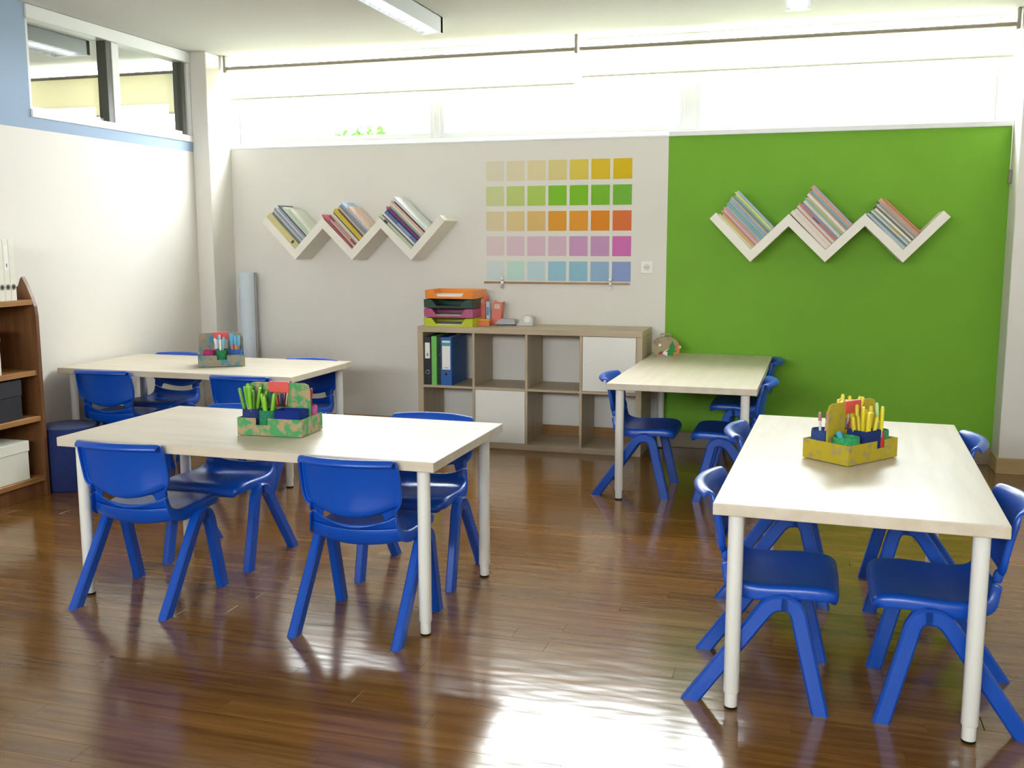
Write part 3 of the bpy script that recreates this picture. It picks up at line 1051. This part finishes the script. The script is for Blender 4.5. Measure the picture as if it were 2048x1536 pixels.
# ------------------------------------------------------------------ pencil caddies
def crochet(name, col):
    if name in MATS:
        return MATS[name]
    m, nt, b = newmat(name)
    b.inputs['Roughness'].default_value = .9
    tc = N(nt, 'ShaderNodeTexCoord')
    vo = N(nt, 'ShaderNodeTexVoronoi')
    vo.inputs['Scale'].default_value = 130
    nt.links.new(tc.outputs['Object'], vo.inputs['Vector'])
    c = srgb(col)
    rp = N(nt, 'ShaderNodeValToRGB')
    rp.color_ramp.elements[0].color = tuple(min(1, x * 1.25) for x in c[:3]) + (1,)
    rp.color_ramp.elements[1].color = tuple(x * .75 for x in c[:3]) + (1,)
    nt.links.new(vo.outputs['Distance'], rp.inputs['Fac'])
    nt.links.new(rp.outputs['Color'], b.inputs['Base Color'])
    bp = N(nt, 'ShaderNodeBump')
    bp.inputs['Strength'].default_value = .7
    bp.inputs['Distance'].default_value = .004
    bp.invert = True
    nt.links.new(vo.outputs['Distance'], bp.inputs['Height'])
    nt.links.new(bp.outputs['Normal'], b.inputs['Normal'])
    MATS[name] = m
    return m


def caddy(label, x, y, rz, mat, hmat, notch=(-.055, -.005), L=.262, W=.182, hw=.068):
    t = thing('pencil_caddy', label, 'caddy', (x, y, TH), rz, 'cardboard pencil caddies')
    th = .004
    obj('tray_floor', box(-L / 2 + th, L / 2 - th, -W / 2 + th, W / 2 - th, .003, .007), mat, t)
    pts = [(-L / 2, .003), (L / 2, .003), (L / 2, hw), (notch[1], hw), (notch[1], hw - .026), (notch[0], hw - .026), (notch[0], hw), (-L / 2, hw)]
    obj('long_wall', prism(pts, 1, -W / 2, -W / 2 + th), mat, t)
    obj('long_wall', box(-L / 2, L / 2, W / 2 - th, W / 2, .003, hw), mat, t)
    for s in (-1, 1):
        xa, xb = sorted((s * L / 2, s * (L / 2 - th)))
        obj('short_wall', box(xa, xb, -W / 2 + th, W / 2 - th, .003, hw), mat, t)
    # handle board: two uprights, lower web, red grip
    H = .192
    bm = bmesh.new()
    for s in (-1, 1):
        pts = [(s * .038, .007), (s * (L / 2 - .005), .007), (s * (L / 2 - .005), H - .025), (s * (L / 2 - .012), H - .006), (s * (L / 2 - .028), H), (s * .038, H)]
        prismm(bm, pts, 1, -.003, .003)
    bxm(bm, -.038, .038, -.003, .003, .007, .098)
    bxm(bm, -.038, .038, -.003, .003, H - .03, H)
    hb = obj('handle_board', bm, mat, t)
    obj('grip', box(-.042, .042, -.0065, .0065, H - .038, H + .003, .003, 2), hmat, hb)
    bt = bmesh.new()
    for xx in (-.11, -.06, .06, .11):
        bxm(bt, xx - .006, xx + .006, -W / 2 + .01, W / 2 - .01, 0, .003)
    obj('base_strip', bt, mat, t)
    return t


def wpos(t, lx, ly, lz):
    c, s = math.cos(t.rotation_euler.z), math.sin(t.rotation_euler.z)
    return (t.location.x + c * lx - s * ly, t.location.y + s * lx + c * ly, t.location.z + lz)


def cup(t, lx, ly, r, h, col, cn, label, sx=1, sy=1):
    c = thing('crochet_cup', label, 'cup', wpos(t, lx, ly, .0075), t.rotation_euler.z, 'crocheted cups in the caddies')
    prof = [(r * .88, 0), (r, .006), (r * 1.02, h * .5), (r, h - .006), (r * .96, h), (r * .84, h - .004), (r * .82, .012), (.001, .010)]
    obj('cup_body', lathe(prof, 22, sx=sx, sy=sy, cap=False), crochet('crochet_' + cn, col), c, 60)
    obj('cup_base', lathe([(r * .88, .0), (r * .88, .003)], 22, sx=sx, sy=sy), crochet('crochet_' + cn, col), c)
    return c


PEN_ME = {}


def pens(t, lx, ly, lz, n, R, bodies, caps, label, group, lo=.135, hi=.155, spread=.2, seed=1, r=.0048, capfrac=.42):
    rnd = random.Random(seed)
    rz = t.rotation_euler.z
    for k in range(n):
        a = 2 * PI * k / n + rnd.uniform(-.3, .3)
        q = R * (.5 if k % 3 else .12)
        tl = rnd.uniform(.05, spread)
        ln = rnd.choice((lo, round((lo + hi) / 2, 3), hi))
        d = Vector((math.sin(tl) * math.cos(a + rz), math.sin(tl) * math.sin(a + rz), math.cos(tl)))
        e = d.to_track_quat('Z', 'Y').to_euler()
        body, cpc = bodies[k % len(bodies)], caps[k % len(caps)]
        key = (ln, body, cpc, r, capfrac)
        if key not in PEN_ME:
            bmat, cmat = plain('pen_' + body, body, .35), plain('pen_' + cpc, cpc, .35)
            z1 = ln * (1 - capfrac)
            PEN_ME[key] = (mesh_of('barrel', lathe([(r * .4, 0), (r, .012), (r, z1)], 10), bmat, 40),
                           mesh_of('cap', lathe([(r * 1.25, z1), (r * 1.25, ln - .006), (r * .8, ln)], 10), cmat, 40))
        p = thing('pen', label, 'pen', wpos(t, lx + q * math.cos(a), ly + q * math.sin(a), lz), 0, group, rot=e)
        obj('barrel', PEN_ME[key][0], None, p)
        obj('cap', PEN_ME[key][1], None, p)


def pouch(t, x0, x1, y0, y1, h, col, cn, label):
    c = thing('felt_pouch', label, 'pouch', wpos(t, (x0 + x1) / 2, (y0 + y1) / 2, .0075), t.rotation_euler.z, 'felt pouches in the caddies')
    w, d = (x1 - x0) / 2, (y1 - y0) / 2
    bm = bmesh.new()
    bxm(bm, -w, w, -d, -d + .004, 0, h, .0015)
    bxm(bm, -w, w, d - .004, d, 0, h, .0015)
    bxm(bm, -w, -w + .004, -d + .004, d - .004, 0, h, .0015)
    bxm(bm, w - .004, w, -d + .004, d - .004, 0, h, .0015)
    bxm(bm, -w + .004, w - .004, -d + .004, d - .004, 0, .004)
    obj('pouch_body', bm, plain('felt_' + cn, col, .95, .1, var=.1, scale=60, bump=.4, bscale=250), c)
    return c


M_RED = plain('red_grip', 'D8504A', .5)
M_C1 = patchy('green_dabbed_cardboard', 'A9926C', [('46955A', .43)], 30)
M_C2 = patchy('yellow_painted_cardboard', 'A3905F', [('B5A21C', .36)], 40)
M_C4 = patchy('blue_dabbed_cardboard', '8E8A78', [('47869A', .5), ('B08A5A', .55)], 26)

k1 = caddy('green-dabbed cardboard pencil caddy on the front left table', .5565, -3.163, .05, M_C1, M_RED)
cup(k1, -.090, -.047, .037, .092, '22336E', 'navy', 'navy crocheted pen cup at the left of the green caddy')
cup(k1, -.022, -.05, .035, .088, '247A52', 'green', 'green crocheted cup in the notch of the green caddy', sx=1.0, sy=1.0)
pouch(k1, .018, .122, -.085, -.012, .092, '1B2F78', 'navy', 'navy felt pouch at the front right of the green caddy')
cup(k1, .098, .045, .032, .094, 'B85A92', 'pink', 'pink crocheted cup at the back right of the green caddy')
cup(k1, -.02, .045, .036, .085, '7B2F4A', 'maroon', 'maroon cup behind the handle of the green caddy')
pens(k1, -.088, -.048, .018, 9, .03, ['8A3A4E', 'C9B8C4', 'E7E2D8', '6E3A8C'], ['6DB024', '79BC2C', '5F9A30'], 'bright green capped pen in the navy cup of the green caddy', 'green capped pens', .15, .172, .3, 11, .0055, .5)
pens(k1, -.022, -.05, .018, 5, .024, ['D8C83A', '5F87B8', 'B9A0C8'], ['79BC2C', '86C034', 'A8C434'], 'bright green capped pen in the green cup of the green caddy', 'green capped pens in the green cup', .128, .142, .22, 12, .0055, .5)
pens(k1, -.02, .045, .018, 7, .03, ['6A2A20', 'C9922E', '3E4A7A', 'B8323C'], ['9AB84A', '6A2A20', 'C9922E'], 'coloured pencil behind the handle of the green caddy', 'pencils behind the handle of the green caddy', .15, .17, .22, 13, .0042, .2)
pens(k1, .098, .045, .018, 2, .02, ['C03A44'], ['C03A44', '2A2A2A'], 'red pencil in the pink cup of the green caddy', 'pencils in the pink cup', .14, .15, .1, 14, .0042, .2)

k2 = caddy('yellow-painted cardboard pencil caddy on the front right table', 2.624, -3.022, .905, M_C2, M_RED, notch=(.018, .062))
cup(k2, -.083, -.044, .043, .080, '2F9A5C', 'emerald', 'wide green crocheted cup at the near corner of the yellow caddy')
pouch(k2, -.036, .044, -.086, -.010, .096, '25376F', 'navy_dull', 'navy felt pouch holding yellow pens in the yellow caddy')
cup(k2, .097, -.044, .029, .085, '3FA070', 'mint', 'small green cup at the right end of the yellow caddy')
cup(k2, -.082, .047, .040, .092, '2C4580', 'denim', 'blue crocheted cup at the left of the yellow caddy')
cup(k2, .03, .045, .036, .088, '7A2E2A', 'russet', 'russet cup behind the handle of the yellow caddy')
cup(k2, .056, -.074, .0125, .088, 'C9302C', 'red', 'small red holder beside the navy pouch of the yellow caddy')
pens(k2, 0, -.05, .014, 11, .044, ['D8CFC8', 'B98AB8', 'E8D8D8', 'D8DCE0'], ['D8C41E', 'DCC822', 'CDB81C'], 'yellow capped pen in the navy pouch of the yellow caddy', 'yellow capped pens', .135, .168, .16, 21, .0058, .55)
pens(k2, .056, -.074, .018, 3, .006, ['9AC890', 'D8D0C8'], ['E3CF22', 'B4D890'], 'pen standing in the red holder of the yellow caddy', 'pens in the red holder', .155, .172, .1, 22, .005, .5)
pens(k2, .03, .045, .018, 10, .034, ['8A3A30', 'E8E0D8', '9AA0B8', 'D07A50'], ['E3CF22', 'EAD62A'], 'yellow topped pen behind the handle of the yellow caddy', 'yellow topped pens behind the handle', .172, .188, .28, 23, .005, .35)
pens(k2, -.085, .045, .018, 2, .02, ['C9A0A8', 'E8E4DC'], ['B9788A'], 'pink pencil in the blue cup of the yellow caddy', 'pencils in the blue cup', .14, .15, .16, 24, .0045, .2)
ch = thing('chalk_stick', 'thick light blue chalk stick in the wide green cup', 'chalk', wpos(k2, -.083, -.044, .03), 0, None, rot=(-.25, -.35, 0))
obj('stick', lathe([(.008, 0), (.0095, .004), (.0095, .072), (.008, .076)], 14), plain('blue_chalk', '4FA8BE', .9), ch, 40)

k4 = caddy('blue-dabbed cardboard pencil caddy on the wall table', -.835, -1.395, .57, M_C4, M_RED, notch=(-.025, .03))
cup(k4, -.07, -.05, .032, .088, 'A8316E', 'magenta', 'magenta crocheted cup in the blue-dabbed caddy')
cup(k4, .0, -.055, .030, .09, '1F7A46', 'forest', 'dark green cup in the notch of the blue-dabbed caddy')
cup(k4, .082, -.048, .036, .09, '2C5AA0', 'royal', 'royal blue crocheted cup in the blue-dabbed caddy')
pens(k4, .082, -.048, .018, 8, .03, ['E0C030', 'D86A78', 'D8907A', '8A6A6A'], ['6FB2CC', '5FA4C4'], 'light blue topped pen in the royal blue cup', 'light blue topped pens', .15, .17, .22, 31, .0052, .35)
pens(k4, .0, -.055, .018, 7, .024, ['6A5A7A', 'E8E4DC', 'D89A4A', '4A4A5A'], ['6FB2CC', 'C8D8E8', 'E8E4D4'], 'light blue topped pen in the dark green cup', 'light blue topped pens in the green cup', .14, .165, .25, 32, .0052, .4)

# ------------------------------------------------------------------ craft suitcase on the green wall table
sc_ = thing('craft_suitcase', 'small cardboard craft suitcase with a green paper tree on the green wall table', 'craft', (1.607, -.205, TH), .12)
cm = patchy('craft_cardboard', 'A9987A', [('8E7F66', .55)], 30)
prof = []
for k in range(17):
    a = -0.15 * PI + 1.3 * PI * k / 16
    prof.append((.088 * math.cos(a), .066 + .058 * math.sin(a)))
prof = [(x, max(z, 0)) for x, z in prof]
prof += [(-.06, 0.0), (.06, 0.0)]
obj('case_body', prism(prof, 1, -.025, .025), cm, sc_)
hb = bmesh.new()
bxm(hb, -.034, -.026, -.006, .006, .112, .142)
bxm(hb, .026, .034, -.006, .006, .112, .142)
bxm(hb, -.034, .034, -.006, .006, .136, .145, .002)
obj('handle', hb, cm, sc_)
obj('paper_tree', prism([(.012, .008), (.046, .008), (.05, .03), (.072, .03), (.052, .055), (.064, .058), (.042, .1), (.022, .058), (.032, .055), (.002, .032), (.014, .03)], 1, -.0285, -.025), plain('green_paper', '2F8A3C', .8), sc_)
obj('paper_flame', prism([(.05, .005), (.085, .02), (.09, .07), (.068, .085), (.058, .04)], 1, -.0275, -.025), plain('orange_paper', 'C97F3C', .8), sc_)
obj('paper_cloud', prism([(-.02, .02), (.012, .004), (.03, .02), (.01, .03), (.02, .05), (-.005, .035)], 1, -.027, -.025), M_PAPER, sc_)
obj('red_patch', prism([(-.05, .012), (-.02, .014), (-.01, .03), (-.03, .034)], 1, -.0268, -.025), plain('red_paper', '94403A', .8), sc_)
for xs, zs in ((-.035, .072), (.088, .062)):
    obj('white_dot', tube((xs, -.0275, zs), (xs, -.0235, zs), .009, 12), M_PAPER, sc_)

# ------------------------------------------------------------------ brown bookcase on the left
BX0, BX1, BY1 = -1.715, -1.40, -2.20
bc = thing('bookcase', 'brown wooden bookcase with curved side panels against the left wall', 'bookcase', (0, 0, 0))
side = [(BX0, 0), (BX1, 0), (BX1, .96), (BX1 - .006, 1.01), (BX1 - .022, 1.06), (BX1 - .045, 1.115), (BX1 - .072, 1.163), (BX1 - .082, 1.155), (BX1 - .1, 1.115), (BX1 - .13, 1.10), (BX0, 1.10)]
obj('side_panel', prism(side, 1, BY1 - .022, BY1), M_BROWN, bc)
obj('side_panel', prism(side, 1, BY1 - .842, BY1 - .82), M_BROWN, bc)
obj('back_panel', box(BX0, BX0 + .008, BY1 - .82, BY1 - .022, .06, 1.09), M_BROWN, bc)
for zt, inset in ((1.045, .012), (.675, .012), (.432, .008), (.108, .008)):
    obj('shelf_board', box(BX0 + .008, BX1 - inset, BY1 - .82, BY1 - .022, zt - .028, zt, .002), M_BROWNH, bc)
obj('plinth', box(BX1 - .04, BX1 - .025, BY1 - .82, BY1 - .022, 0, .08), M_BROWN, bc)
for k in range(6):
    binder('white binder, %s from the right on top of the brown bookcase' % ORD[k], -1.432, -2.324 - k * .0378, 1.045, .0365, .31, .25, 'E6E4D6', None, (.5, .9) if k % 2 else None, True, 'white binders on the bookcase', None, .07, PI / 2)
db = thing('storage_box', 'black file box on the middle shelf of the bookcase', 'box', (-1.56, -2.47, .432))
obj('box_body', box(-.13, .13, -.145, .145, 0, .12, .003), plain('black_box', '26262A', .5), db)
obj('lid', box(-.133, .133, -.148, .148, .12, .205, .003), plain('black_box_lid', '303036', .45), db)
wb_ = thing('storage_box', 'cream cardboard box on the lowest shelf of the bookcase', 'box', (-1.56, -2.445, .108))
obj('box_body', box(-.135, .135, -.135, .135, 0, .15, .002), plain('cream_box', 'DCDACB', .7), wb_)
obj('lid', box(-.139, .139, -.139, .139, .15, .205, .002), plain('cream_box_lid', 'E2E0D2', .7), wb_)
wbx = thing('storage_box', 'white file box at the left edge on the upper shelf of the bookcase', 'box', (-1.55, -2.56, .675))
obj('box_body', box(-.12, .13, -.09, .105, 0, .17, .002), plain('cream_box', 'DCDACB', .7), wbx)
obj('lid', box(-.123, .133, -.093, .108, .17, .24, .002), M_WHITE, wbx)

pf = thing('pouf', 'dark blue round pouf on the floor beside the bookcase', 'pouf', (-1.40, -2.03, 0))
pm = plain('dark_blue_felt', '2A3566', .9, .1, var=.1, scale=30, bump=.3, bscale=200)
obj('pouf_body', lathe([(.14, 0), (.149, .01), (.151, .18), (.149, .335), (.142, .345)], 40), pm, pf, 50)
obj('pouf_top', lathe([(.143, .345), (.136, .352), (.02, .358)], 40), plain('grey_blue_felt', '4A5270', .9, .1), pf, 50)

rp_ = thing('paper_roll', 'tall pale blue paper roll standing against the back wall behind the table', 'paper roll', (-1.445, -.085, 0))
obj('roll', lathe([(.06, 0), (.062, .005), (.062, 1.118), (.058, 1.122), (.05, 1.118), (.05, .9)], 28, cap=False), plain('pale_blue_paper', 'CBD5DE', .6, var=.06, scale=8), rp_, 50)
obj('loose_edge', box(.058, .0635, -.012, .004, 0, 1.12, .001), plain('paper_edge', 'A9A6A0', .7), rp_)
